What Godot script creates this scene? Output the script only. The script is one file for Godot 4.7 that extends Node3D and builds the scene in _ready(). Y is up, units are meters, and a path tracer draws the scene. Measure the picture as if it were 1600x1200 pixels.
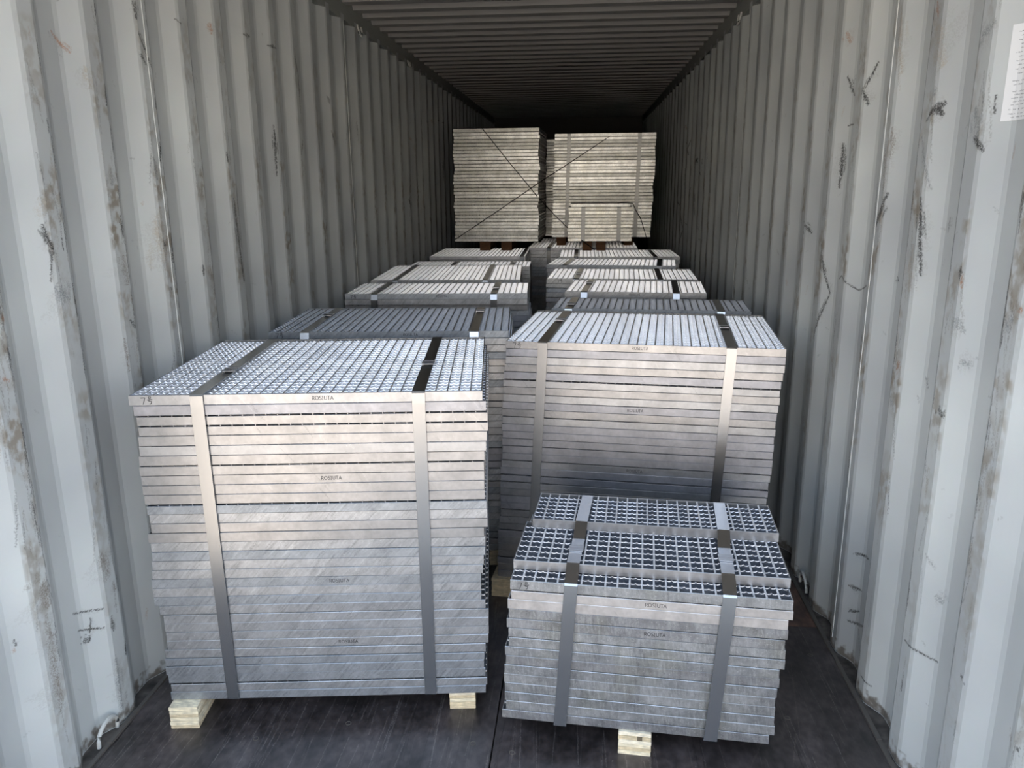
extends Node3D
# The inside of a steel shipping container, seen through its open door: strapped bundles of galvanised
# steel grating panels on plywood bearers in two rows, two more stacks on top at the far end.

const DOOR_Z := -1.05       # plane of the open door
const END_Z := -13.1
const IN_X := 1.166         # innermost flats of the side walls
const DEEP := 0.040         # depth of the side corrugation
const PITCH := 0.281
const RIB0 := 1.99          # near edge of one inner flat
const CELL := 0.033
const ORD := ["topmost", "second", "third", "fourth", "fifth", "sixth", "seventh", "eighth", "ninth", "tenth", "eleventh", "twelfth", "thirteenth", "fourteenth", "fifteenth", "sixteenth", "seventeenth", "eighteenth", "nineteenth", "twentieth", "twenty-first", "twenty-second", "twenty-third", "twenty-fourth", "twenty-fifth", "twenty-sixth", "twenty-seventh", "twenty-eighth", "twenty-ninth", "thirtieth", "thirty-first", "thirty-second", "thirty-third", "thirty-fourth"]

var rng := RandomNumberGenerator.new()
var M := {}
var cache := {}
var names := {}
var rest: Array[Transform3D] = []   # the hidden lower panels of the far bundles, one mass


# ---------------------------------------------------------------- mesh building
class MB:
	var v := PackedVector3Array()
	var n := PackedVector3Array()
	var t := PackedVector2Array()
	var uv_mode := 0            # 0 flat, 1 along a side wall, 2 across the floor

	func tri(a: Vector3, b: Vector3, c: Vector3, nn: Vector3) -> void:   # counter-clockwise seen from outside
		for p in [a, c, b]:
			v.append(p)
			n.append(nn)
			t.append(Vector2((-p.z - 1.4) / 4.5, 1.0 - p.y / 2.7) if uv_mode == 1 else Vector2(p.x / 1.2, -p.z / 2.4) if uv_mode == 2 else Vector2(p.x, p.y))

	func quad(a: Vector3, b: Vector3, c: Vector3, d: Vector3) -> void:
		var nn := (b - a).cross(c - a)
		if nn.length() < 1e-12:
			nn = (c - a).cross(d - a)
		nn = nn.normalized()
		tri(a, b, c, nn)
		tri(a, c, d, nn)

	func box(a: Vector3, b: Vector3) -> void:
		prism(PackedVector2Array([Vector2(a.x, a.y), Vector2(b.x, a.y), Vector2(b.x, b.y), Vector2(a.x, b.y)]), Vector3.ZERO, Vector3.RIGHT, Vector3.UP, Vector3(0, 0, a.z), Vector3(0, 0, b.z))

	# polygon (counter-clockwise, u x v = w1 - w0), caps too when it is convex
	func prism(p: PackedVector2Array, o: Vector3, u: Vector3, w: Vector3, e0: Vector3, e1: Vector3, caps := true) -> void:
		var k := p.size()
		for i in k:
			var a := o + u * p[i].x + w * p[i].y
			var b := o + u * p[(i + 1) % k].x + w * p[(i + 1) % k].y
			quad(a + e0, b + e0, b + e1, a + e1)
		if caps:
			var nn := (e1 - e0).normalized()
			var c := o + u * p[0].x + w * p[0].y
			for i in range(1, k - 1):
				var a := o + u * p[i].x + w * p[i].y
				var b := o + u * p[i + 1].x + w * p[i + 1].y
				tri(c + e1, a + e1, b + e1, nn)
				tri(c + e0, b + e0, a + e0, -nn)

	# a bar along x with chamfered long edges
	func bar_x(x0: float, x1: float, y0: float, y1: float, z0: float, z1: float, c: float) -> void:
		prism(MB.cham(z0, z1, y0, y1, c), Vector3.ZERO, Vector3(0, 0, 1), Vector3.UP, Vector3(x1, 0, 0), Vector3(x0, 0, 0))

	func bar_z(x0: float, x1: float, y0: float, y1: float, z0: float, z1: float, c: float) -> void:
		prism(MB.cham(x0, x1, y0, y1, c), Vector3.ZERO, Vector3.RIGHT, Vector3.UP, Vector3(0, 0, z0), Vector3(0, 0, z1))

	static func cham(a0: float, a1: float, b0: float, b1: float, c: float) -> PackedVector2Array:
		return PackedVector2Array([Vector2(a0 + c, b0), Vector2(a1 - c, b0), Vector2(a1, b0 + c), Vector2(a1, b1 - c), Vector2(a1 - c, b1), Vector2(a0 + c, b1), Vector2(a0, b1 - c), Vector2(a0, b0 + c)])

	# a flat bar along x whose upper edge is scalloped
	func serrated(x0: float, x1: float, h: float, z: float, th: float, cells: int, per := 8, round_ := 0.8) -> void:
		var tops := PackedFloat32Array()
		var xs := PackedFloat32Array()
		for i in cells * 2 * per / 2 + 1:
			var f := float(i) / (cells * per)
			xs.append(lerpf(x0, x1, f))
			tops.append(h - 0.0034 * pow(absf(sin(PI * f * cells * 2.0)), 0.7))
		# the hot-dipped crown is rounded, mostly towards the faces
		var cr := [Vector2(z + th / 2 + 0.0014, -0.013), Vector2(z + th / 2 + 0.0002, -0.0028 * round_), Vector2(z + th / 2 - 0.0003, -0.0011 * round_), Vector2(z + th / 2 - 0.0012, -0.0002), Vector2(z - th / 2 + 0.0010, -0.0002), Vector2(z - th / 2, -0.0018)]
		for i in xs.size() - 1:
			var l := xs[i]
			var r := xs[i + 1]
			var tl := tops[i]
			var tr := tops[i + 1]
			quad(Vector3(l, 0, cr[0].x), Vector3(r, 0, cr[0].x), Vector3(r, tr + cr[0].y, cr[0].x), Vector3(l, tl + cr[0].y, cr[0].x))
			for k in cr.size() - 1:
				quad(Vector3(l, tl + cr[k].y, cr[k].x), Vector3(r, tr + cr[k].y, cr[k].x), Vector3(r, tr + cr[k + 1].y, cr[k + 1].x), Vector3(l, tl + cr[k + 1].y, cr[k + 1].x))
			quad(Vector3(r, 0, cr[5].x), Vector3(l, 0, cr[5].x), Vector3(l, tl + cr[5].y, cr[5].x), Vector3(r, tr + cr[5].y, cr[5].x))

	# round tube along points
	func tube(pts: PackedVector3Array, r: float, sides := 6) -> void:
		var rings := []
		for i in pts.size():
			var d := (pts[mini(i + 1, pts.size() - 1)] - pts[maxi(i - 1, 0)]).normalized()
			var s := d.cross(Vector3.UP if absf(d.y) < 0.9 else Vector3.RIGHT).normalized()
			var q := s.cross(d)
			var ring := PackedVector3Array()
			for k in sides:
				ring.append(pts[i] + (s * cos(TAU * k / sides) + q * sin(TAU * k / sides)) * r)
			rings.append(ring)
		for i in pts.size() - 1:
			for k in sides:
				var k2 := (k + 1) % sides
				quad(rings[i][k], rings[i + 1][k], rings[i + 1][k2], rings[i][k2])
		for k in range(1, sides - 1):
			tri(rings[0][0], rings[0][k], rings[0][k + 1], (pts[0] - pts[1]).normalized())
			tri(rings[-1][0], rings[-1][k + 1], rings[-1][k], (pts[-1] - pts[-2]).normalized())

	func add(o: MB, x: Transform3D) -> void:
		for i in o.v.size():
			v.append(x * o.v[i])
			n.append((x.basis * o.n[i]).normalized())
			t.append(o.t[i])

	func mesh() -> ArrayMesh:
		var arr := []
		arr.resize(Mesh.ARRAY_MAX)
		arr[Mesh.ARRAY_VERTEX] = v
		arr[Mesh.ARRAY_NORMAL] = n
		arr[Mesh.ARRAY_TEX_UV] = t
		var m := ArrayMesh.new()
		m.add_surface_from_arrays(Mesh.PRIMITIVE_TRIANGLES, arr)
		return m


func numbered(called: String) -> String:
	var k: int = names.get(called, 0)
	names[called] = k + 1
	return called if k == 0 else "%s_%03d" % [called, k]


func part(called: String, mesh: Mesh, mat: Material, parent: Node, kind := "") -> MeshInstance3D:
	var o := MeshInstance3D.new()
	o.mesh = mesh
	o.material_override = mat
	if parent == self:
		o.name = numbered(called)
	else:
		var k := 0
		var nm := called
		while parent.has_node(NodePath(nm)):
			k += 1
			nm = "%s_%03d" % [called, k]
		o.name = nm
	parent.add_child(o, true)
	if kind:
		o.set_meta("kind", kind)
	return o


func tag(o: Node, label: String, category: String, group := "") -> void:
	o.set_meta("label", label)
	o.set_meta("category", category)
	if group:
		o.set_meta("group", group)


func base(called: String, x: Transform3D) -> Node3D:
	var o := Node3D.new()
	o.name = numbered(called)
	add_child(o, true)
	o.transform = x
	return o


func structure(called: String) -> Node3D:
	var o := Node3D.new()
	o.name = called
	add_child(o, true)
	o.set_meta("kind", "structure")
	return o


# ---------------------------------------------------------------- main
func _ready() -> void:
	rng.seed = 71
	camera_and_light()
	materials()
	yard()
	container()
	bundles()
	upper_stacks()
	small_front_bundle()
	fittings()
	var mm := MultiMesh.new()
	mm.transform_format = MultiMesh.TRANSFORM_3D
	var one := MB.new()     # a panel one metre square, stretched to each bundle's size
	one.bar_x(-0.5, 0.5, 0, 0.0285, 0.496, 0.5, 0.0007)
	one.bar_x(-0.5, 0.5, 0, 0.0285, -0.5, -0.496, 0.0007)
	one.bar_z(-0.5, -0.497, 0, 0.0285, -0.495, 0.495, 0.0007)
	one.bar_z(0.497, 0.5, 0, 0.0285, -0.495, 0.495, 0.0007)
	for i in range(1, 15):
		one.box(Vector3(-0.497, 0.001, -0.5 + i / 15.0), Vector3(0.497, 0.0295, -0.497 + i / 15.0))
	mm.mesh = one.mesh()
	mm.instance_count = rest.size()
	for i in rest.size():
		mm.set_instance_transform(i, rest[i])
	var o := MultiMeshInstance3D.new()
	o.name = "steel_gratings"
	o.multimesh = mm
	o.material_override = M.dull
	add_child(o, true)
	o.set_meta("kind", "stuff")
	o.set_meta("label", "lower steel grating panels hidden inside the far bundles")
	o.set_meta("category", "gratings")


func camera_and_light() -> void:
	var cam := Camera3D.new()
	cam.name = "camera"
	cam.fov = rad_to_deg(2.0 * atan(600.0 / 1218.04))
	cam.near = 0.02
	cam.far = 200.0
	cam.transform = Transform3D(Basis(Vector3.UP, 0.08968) * Basis(Vector3.RIGHT, -0.24951) * Basis(Vector3(0, 0, 1), -0.00853), Vector3(0.2447, 1.6207, 0.0))
	add_child(cam)
	cam.current = true
	var sun := DirectionalLight3D.new()
	sun.name = "sun"
	sun.light_color = Color(1.0, 0.95, 0.87)
	sun.light_energy = 2.8
	sun.light_angular_distance = 0.6
	sun.shadow_enabled = true
	# high, behind the container: it lights the yard and leaves the doorway in the container's shade
	sun.look_at_from_position(Vector3(-3.0, 9.0, -5.0), Vector3.ZERO, Vector3.UP)
	add_child(sun)
	var sky := ProceduralSkyMaterial.new()
	sky.sky_top_color = Color(0.66, 0.75, 0.86)
	sky.sky_horizon_color = Color(0.93, 0.94, 0.95)
	sky.sky_curve = 0.16
	sky.ground_bottom_color = Color(0.45, 0.43, 0.40)
	sky.ground_horizon_color = Color(0.80, 0.80, 0.80)
	sky.sun_angle_max = 1.0
	sky.energy_multiplier = 1.0
	var env := Environment.new()
	env.background_mode = Environment.BG_SKY
	env.sky = Sky.new()
	env.sky.sky_material = sky
	env.background_energy_multiplier = 2.1
	env.tonemap_mode = Environment.TONE_MAPPER_LINEAR
	env.tonemap_exposure = 2.02
	env.sdfgi_enabled = true
	env.ssao_enabled = true
	env.ssil_enabled = true
	var we := WorldEnvironment.new()
	we.name = "surroundings"
	we.environment = env
	add_child(we)


# ---------------------------------------------------------------- materials
func noise_bytes(w: int, h: int, freq: float, seed_: int, oct := 4) -> PackedByteArray:
	var f := FastNoiseLite.new()
	f.seed = seed_
	f.frequency = freq
	f.fractal_octaves = oct
	var im := f.get_seamless_image(w, h)
	im.convert(Image.FORMAT_L8)
	return im.get_data()


func blend_px(d: PackedByteArray, w: int, h: int, x: int, y: int, c: Color, a: float) -> void:
	var i := (posmod(y, h) * w + posmod(x, w)) * 3
	d[i] = int(lerpf(d[i], c.r8, a))
	d[i + 1] = int(lerpf(d[i + 1], c.g8, a))
	d[i + 2] = int(lerpf(d[i + 2], c.b8, a))


# a ragged stroke, in pixels
func stroke(d: PackedByteArray, w: int, h: int, a: Vector2, b: Vector2, wide: float, c: Color, alpha: float, rag: float, r: RandomNumberGenerator) -> void:
	var steps := int(maxf(1.0, a.distance_to(b)))
	var side := (b - a).normalized().orthogonal() if steps > 1 else Vector2.RIGHT
	var wob := 0.0
	for s in steps + 1:
		var f := float(s) / steps
		wob = wob * 0.9 + r.randf_range(-1, 1) * rag * wide * 0.12
		var half := maxf(0.5, wide * 0.5 * (0.35 + 0.65 * sin(PI * clampf(f, 0.05, 0.95))) * r.randf_range(0.7, 1.15))
		var p := a.lerp(b, f) + side * wob
		var k := -half
		while k <= half:
			if r.randf() > rag * 0.55:
				var q := p + side * k
				blend_px(d, w, h, int(q.x), int(q.y), c, alpha * r.randf_range(0.5, 1.0) * (1.0 - 0.6 * absf(k) / (half + 0.5)))
			k += 1.0


func tex(d: PackedByteArray, w: int, h: int) -> ImageTexture:
	return ImageTexture.create_from_image(Image.create_from_data(w, h, false, Image.FORMAT_RGB8, d))


# zinc skin: mottled grey, streaks (slanting scrapes and runs), pale oxide spots, soiling
func zinc(seed_: int, tone: Color, mottle: float, streaks: int, slant: float, spots: int, soil: float) -> ImageTexture:
	var w := 512
	var a := noise_bytes(w, w, 0.012, seed_)
	var b := noise_bytes(w, w, 0.06, seed_ + 1)
	var e := noise_bytes(w, w, 0.006, seed_ + 2, 3)
	var d := PackedByteArray()
	d.resize(w * w * 3)
	var dirt := Color(0.58, 0.57, 0.47)
	for i in w * w:
		var g := 1.0 + mottle * ((a[i] - 128) / 160.0 + (b[i] - 128) / 260.0)
		var s := clampf((e[i] - 140) / 60.0, 0, 1) * soil
		d[i * 3] = clampi(int(lerpf(tone.r * g, dirt.r, s) * 255), 0, 255)
		d[i * 3 + 1] = clampi(int(lerpf(tone.g * g, dirt.g, s) * 255), 0, 255)
		d[i * 3 + 2] = clampi(int(lerpf(tone.b * g, dirt.b, s) * 255), 0, 255)
	var r := RandomNumberGenerator.new()
	r.seed = seed_
	for k in streaks:
		var p := Vector2(r.randf() * w, r.randf() * w)
		var l := r.randf_range(10, 58)
		var dir := Vector2(slant + r.randf_range(-0.15, 0.15), 1.0).normalized()
		var pale := r.randf() < 0.75
		stroke(d, w, w, p, p + dir * l, r.randf_range(1, 6.5), Color(0.93, 0.94, 0.94) if pale else Color(0.38, 0.38, 0.39), r.randf_range(0.12, 0.45), 0.7, r)
	for k in spots:
		var p := Vector2(r.randf() * w, r.randf() * w)
		stroke(d, w, w, p, p + Vector2(r.randf_range(-2, 2), r.randf_range(0, 2)), r.randf_range(1, 3), Color(0.97, 0.97, 0.96), r.randf_range(0.4, 0.9), 0.2, r)
	return tex(d, w, w)


func metal(t: Texture2D, metallic: float, rough: float, tint := Color.WHITE) -> StandardMaterial3D:
	var m := StandardMaterial3D.new()
	m.albedo_color = tint
	m.albedo_texture = t
	m.metallic = metallic
	m.roughness = rough
	m.uv1_triplanar = true
	m.uv1_world_triplanar = true
	m.uv1_scale = Vector3.ONE * 1.6
	return m


func plain(c: Color, rough: float, metallic := 0.0) -> StandardMaterial3D:
	var m := StandardMaterial3D.new()
	m.albedo_color = c
	m.roughness = rough
	m.metallic = metallic
	return m


func materials() -> void:
	var clean := zinc(11, Color(0.735, 0.735, 0.745), 0.10, 60, 0.7, 30, 0.0)
	var streaky := zinc(23, Color(0.73, 0.735, 0.75), 0.11, 2600, -0.9, 420, 0.0)
	var soiled := zinc(37, Color(0.68, 0.685, 0.695), 0.17, 2200, 0.12, 2600, 0.18)
	var worn := zinc(53, Color(0.84, 0.835, 0.82), 0.14, 700, -0.9, 60, 0.10)
	M.clean = [metal(clean, 0.85, 0.34), metal(clean, 0.85, 0.40, Color(0.93, 0.93, 0.95)), metal(clean, 0.8, 0.30, Color(0.97, 0.96, 0.95))]
	M.streaky = [metal(streaky, 0.82, 0.36), metal(streaky, 0.82, 0.42, Color(0.90, 0.92, 0.94)), metal(streaky, 0.82, 0.33, Color(1, 1, 1))]
	M.soiled = [metal(soiled, 0.78, 0.40), metal(soiled, 0.78, 0.46, Color(0.90, 0.90, 0.91)), metal(soiled, 0.8, 0.36, Color(1, 1, 1))]
	M.worn = [metal(worn, 0.8, 0.36), metal(worn, 0.8, 0.4, Color(0.92, 0.92, 0.91)), metal(worn, 0.8, 0.33)]
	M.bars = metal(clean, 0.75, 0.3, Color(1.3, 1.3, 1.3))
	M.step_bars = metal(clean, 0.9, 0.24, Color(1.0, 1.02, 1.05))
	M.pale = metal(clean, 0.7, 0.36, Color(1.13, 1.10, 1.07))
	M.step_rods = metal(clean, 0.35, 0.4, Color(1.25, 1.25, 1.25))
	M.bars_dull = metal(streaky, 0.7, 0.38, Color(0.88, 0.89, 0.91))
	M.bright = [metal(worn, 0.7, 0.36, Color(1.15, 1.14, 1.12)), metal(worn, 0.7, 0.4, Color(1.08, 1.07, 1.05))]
	M.dull = metal(worn, 0.6, 0.5, Color(0.85, 0.85, 0.85))
	M.strap = plain(Color(0.74, 0.74, 0.745), 0.25, 1.0)
	M.strap_dull = plain(Color(0.66, 0.655, 0.645), 0.42, 0.9)
	M.seal = plain(Color(0.70, 0.70, 0.71), 0.3, 1.0)
	M.ink = plain(Color(0.13, 0.13, 0.14), 0.7)
	M.wire = plain(Color(0.04, 0.04, 0.04), 0.6)
	M.ring = plain(Color(0.80, 0.80, 0.78), 0.5)
	M.rail = plain(Color(0.62, 0.63, 0.61), 0.55)
	M.weld = plain(Color(0.86, 0.87, 0.86), 0.5)
	M.angle = plain(Color(0.40, 0.38, 0.36), 0.6, 0.2)
	# the dirty shelf behind the floor edge
	var lw := 256
	var na := noise_bytes(lw, lw, 0.03, 5)
	var ld := PackedByteArray()
	ld.resize(lw * lw * 3)
	for i in lw * lw:
		var g := 0.30 + (na[i] - 128) / 900.0
		ld[i * 3] = int(g * 1.05 * 255)
		ld[i * 3 + 1] = int(g * 0.98 * 255)
		ld[i * 3 + 2] = int(g * 0.92 * 255)
	M.ledge = metal(tex(ld, lw, lw), 0.0, 0.8)
	M.wood = []
	for k in 3:
		M.wood.append(wood_material(90 + k, [Color(0.90, 0.85, 0.74), Color(0.84, 0.77, 0.64), Color(0.93, 0.89, 0.80)][k]))
	M.dark_wood = []
	for k in 2:
		M.dark_wood.append(wood_material(95 + k, [Color(0.52, 0.37, 0.26), Color(0.46, 0.32, 0.22)][k]))
	M.floor = board_material(201, Color(0.26, 0.24, 0.238), 230, [])
	M.floor_left = board_material(202, Color(0.265, 0.24, 0.238), 520, [])
	M.floor_right = board_material(203, Color(0.255, 0.23, 0.228), 480, [[0.99, 2.47, 0.92, 2.08], [0.91, 2.09, 0.86, 1.93], [0.80, 2.05, 0.74, 1.93]])
	M.floor_red = board_material(204, Color(0.36, 0.275, 0.24), 150, [])
	M.wall_left = wall_material(301, [[1.98,1.60,2.02,1.56,14,3],[1.98,1.53,2.00,1.45,8,0],[1.99,1.45,1.98,1.38,3,0],[1.99,1.37,2.03,1.32,22,4],[2.04,1.49,2.04,1.46,3,0],[2.33,1.54,2.33,1.48,4,0],[2.32,1.42,2.32,1.33,14,1],[2.31,1.22,2.33,1.19,6,0],[2.27,1.17,2.27,1.06,4,1],[2.57,1.56,2.57,1.35,22,3],[2.57,1.44,2.57,1.43,7,0],[2.62,1.47,2.61,1.37,8,0],[2.58,1.29,2.58,1.28,4,0],[2.89,1.53,2.91,1.37,14,1],[2.93,1.51,2.92,1.36,5,0],[2.83,1.34,2.83,1.30,4,0],[2.90,1.33,2.89,1.20,9,1],[3.14,1.58,3.17,1.24,9,0],[3.15,1.57,3.15,1.39,10,1],[1.79,1.40,1.78,1.33,8,1],[1.77,1.32,1.78,1.31,8,2],[1.74,1.17,1.76,1.16,4,2],
		[2.18,2.04,2.23,1.99,5,2],[2.34,2.14,2.34,2.11,6,0],[2.33,2.09,2.34,2.08,8,4],[2.26,1.96,2.27,1.90,8,3],[2.34,1.92,2.33,1.86,4,0],[2.31,1.68,2.31,1.63,10,4],[2.56,2.19,2.56,2.14,7,0],[2.56,2.10,2.62,2.00,5,0],[2.56,2.04,2.58,2.01,6,0],[2.62,1.77,2.60,1.71,5,0],[2.56,1.72,2.57,1.65,10,4],[3.10,2.23,3.10,2.19,7,2],[2.82,2.19,2.85,2.18,3,0],[3.12,1.76,3.12,1.72,5,0],[2.91,1.71,2.91,1.68,6,4],[3.39,2.24,3.45,2.24,4,0],
		[1.75,0.61,1.77,0.54,22,1],[1.75,0.52,1.74,0.22,14,1],[2.00,0.57,2.03,0.50,20,1],[1.95,0.39,1.94,0.32,3,0],[1.91,0.37,1.98,0.34,3,0],[1.92,0.33,1.94,0.32,8,0],[2.01,0.36,2.01,0.31,5,0],[2.06,0.25,2.05,0.20,5,0],[1.90,0.43,1.98,0.40,3,0],[1.66,0.50,1.66,0.48,3,0],[2.00,0.22,2.00,0.03,10,4],[2.04,0.46,2.05,0.43,6,1],
		[3.98,2.24,4.01,2.15,4,0],[4.01,2.15,4.01,1.98,4,0],[4.50,2.11,4.51,2.07,4,0],[4.51,1.93,4.53,1.87,4,0],[5.67,2.14,5.70,2.09,3,0],[3.66,1.90,3.66,1.67,6,0],[3.66,2.24,3.75,2.24,4,0],[4.01,1.85,3.98,1.78,4,0],[5.06,2.02,5.07,1.88,4,4]])
	M.wall_right = wall_material(302, [[2.32,2.03,2.25,1.92,24,3],[2.32,2.08,2.30,2.04,6,2],[2.29,1.79,2.24,1.82,9,0],[2.26,1.81,2.24,1.79,7,0],[2.28,1.84,2.27,1.86,6,4],[2.06,1.93,1.99,1.97,10,4],[2.02,1.72,1.98,1.69,8,0],[2.03,1.79,2.00,1.72,12,4],[2.84,1.92,2.81,1.87,8,0],[2.79,2.00,2.83,1.92,4,0],[3.10,2.14,3.08,2.10,8,2],[3.08,1.99,3.04,1.92,4,0],[3.07,1.60,3.07,1.76,8,0],[3.06,1.82,3.00,1.82,3,0],[3.32,1.82,3.29,1.82,3,0],[2.56,1.60,2.58,1.74,8,1],[2.54,1.69,2.55,1.78,6,1],[2.32,1.74,2.25,1.60,5,4],[1.97,1.81,1.97,1.77,3,0],[2.57,2.12,2.54,1.93,8,3],
		[2.91,1.28,2.87,1.30,2,0],[2.87,1.30,2.78,1.26,2,0],[2.78,1.26,2.67,1.31,2,0],[2.54,1.59,2.60,1.47,8,0],[2.28,1.58,2.25,1.37,7,0],[2.30,1.45,2.29,1.32,14,3],[2.00,1.42,2.00,1.39,6,0],[1.99,1.40,1.99,1.37,5,2],[2.01,1.29,1.97,1.26,9,4],[1.97,1.19,1.94,1.19,8,4],[2.02,1.05,1.99,1.04,9,0],[1.77,1.33,1.75,1.30,7,4],[1.72,1.35,1.71,1.36,7,2],[2.29,1.12,2.31,1.09,9,2],[2.20,1.09,2.18,1.07,6,4],[2.48,1.34,2.47,1.33,4,0],[3.14,1.39,3.07,1.21,5,0],[3.07,1.21,3.14,1.02,4,0],[2.18,1.53,2.18,1.49,6,4],[1.78,1.59,1.78,1.55,7,4],[3.40,1.45,3.36,1.42,8,0],[2.33,1.00,2.30,0.98,8,4],
		[2.52,0.40,2.45,0.41,4,0],[2.53,0.27,2.48,0.28,4,0],[2.52,0.18,2.48,0.20,4,0],[2.52,0.14,2.44,0.17,4,0],[2.47,0.14,2.44,0.06,2,0],[2.04,0.37,1.92,0.38,3,0],[1.99,0.66,1.96,0.63,3,4],[1.73,0.47,1.72,0.47,5,0],[2.02,0.27,2.02,0.22,3,0],[2.31,0.07,2.25,0.07,3,0],[1.95,0.56,1.93,0.55,9,4],[1.57,0.44,1.56,0.40,4,1],[1.48,0.47,1.47,0.47,4,0]])
	M.roof = plain(Color(0.66, 0.65, 0.64), 0.6)


func wood_material(seed_: int, c: Color) -> StandardMaterial3D:
	var w := 128
	var a := noise_bytes(w, w, 0.05, seed_)
	var d := PackedByteArray()
	d.resize(w * w * 3)
	for y in w:
		for x in w:
			var g := 1.0 + (a[((y * 5) % w) * w + x / 2] - 128) / 1100.0 + (a[y * w + x] - 128) / 1400.0
			var i := (y * w + x) * 3
			d[i] = clampi(int(c.r * g * 255), 0, 255)
			d[i + 1] = clampi(int(c.g * g * 255), 0, 255)
			d[i + 2] = clampi(int(c.b * g * 255), 0, 255)
	var m := metal(tex(d, w, w), 0.0, 0.8)
	m.uv1_scale = Vector3.ONE * 6.0
	return m


# film-faced plywood flooring, scuffed along the container; texture spans 1.2 m across and 2.4 m along
func board_material(seed_: int, c: Color, scratches: int, lines: Array) -> StandardMaterial3D:
	var w := 768
	var h := 1024
	var a := noise_bytes(w, h, 0.008, seed_)
	var b := noise_bytes(w, h, 0.05, seed_ + 1)
	var d := PackedByteArray()
	d.resize(w * h * 3)
	for i in w * h:
		var g := 1.0 + (a[i] - 128) / 330.0 + (b[i] - 128) / 500.0
		d[i * 3] = clampi(int(c.r * g * 255), 0, 255)
		d[i * 3 + 1] = clampi(int(c.g * g * 255), 0, 255)
		d[i * 3 + 2] = clampi(int(c.b * g * 255), 0, 255)
	var r := RandomNumberGenerator.new()
	r.seed = seed_
	for k in scratches:
		var p := Vector2(r.randf() * w, r.randf() * h)
		var l := r.randf_range(8, 130) * (1.0 if r.randf() < 0.7 else 2.2)
		var q := p + Vector2(r.randf_range(-0.1, 0.1) * l, l)
		var pale := r.randf() < 0.72
		stroke(d, w, h, p, q, r.randf_range(1, 2.2), Color(0.62, 0.59, 0.57) if pale else Color(0.09, 0.08, 0.08), r.randf_range(0.15, 0.65), 0.5, r)
	for k in 220:
		var p := Vector2(r.randf() * w, r.randf() * h)
		stroke(d, w, h, p, p + Vector2(r.randf_range(-24, 24), r.randf_range(-5, 5)), r.randf_range(2, 12), Color(0.46, 0.43, 0.41) if r.randf() < 0.5 else Color(0.09, 0.08, 0.08), r.randf_range(0.08, 0.25), 0.9, r)
	for k in 60:
		var p := Vector2(r.randf() * w, r.randf() * h)
		stroke(d, w, h, p, p + Vector2(1, 1), r.randf_range(1, 2), Color(0.8, 0.79, 0.77), r.randf_range(0.4, 0.9), 0.1, r)
	for l in lines:   # long scratches at [x, -z, x, -z]
		stroke(d, w, h, Vector2(l[0] / 1.2 * w, l[1] / 2.4 * h), Vector2(l[2] / 1.2 * w, l[3] / 2.4 * h), 2.5, Color(0.45, 0.40, 0.37), 0.6, 0.5, r)
	var m := StandardMaterial3D.new()
	m.albedo_texture = tex(d, w, h)
	m.roughness = 0.36
	m.metallic_specular = 0.55
	return m


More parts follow.
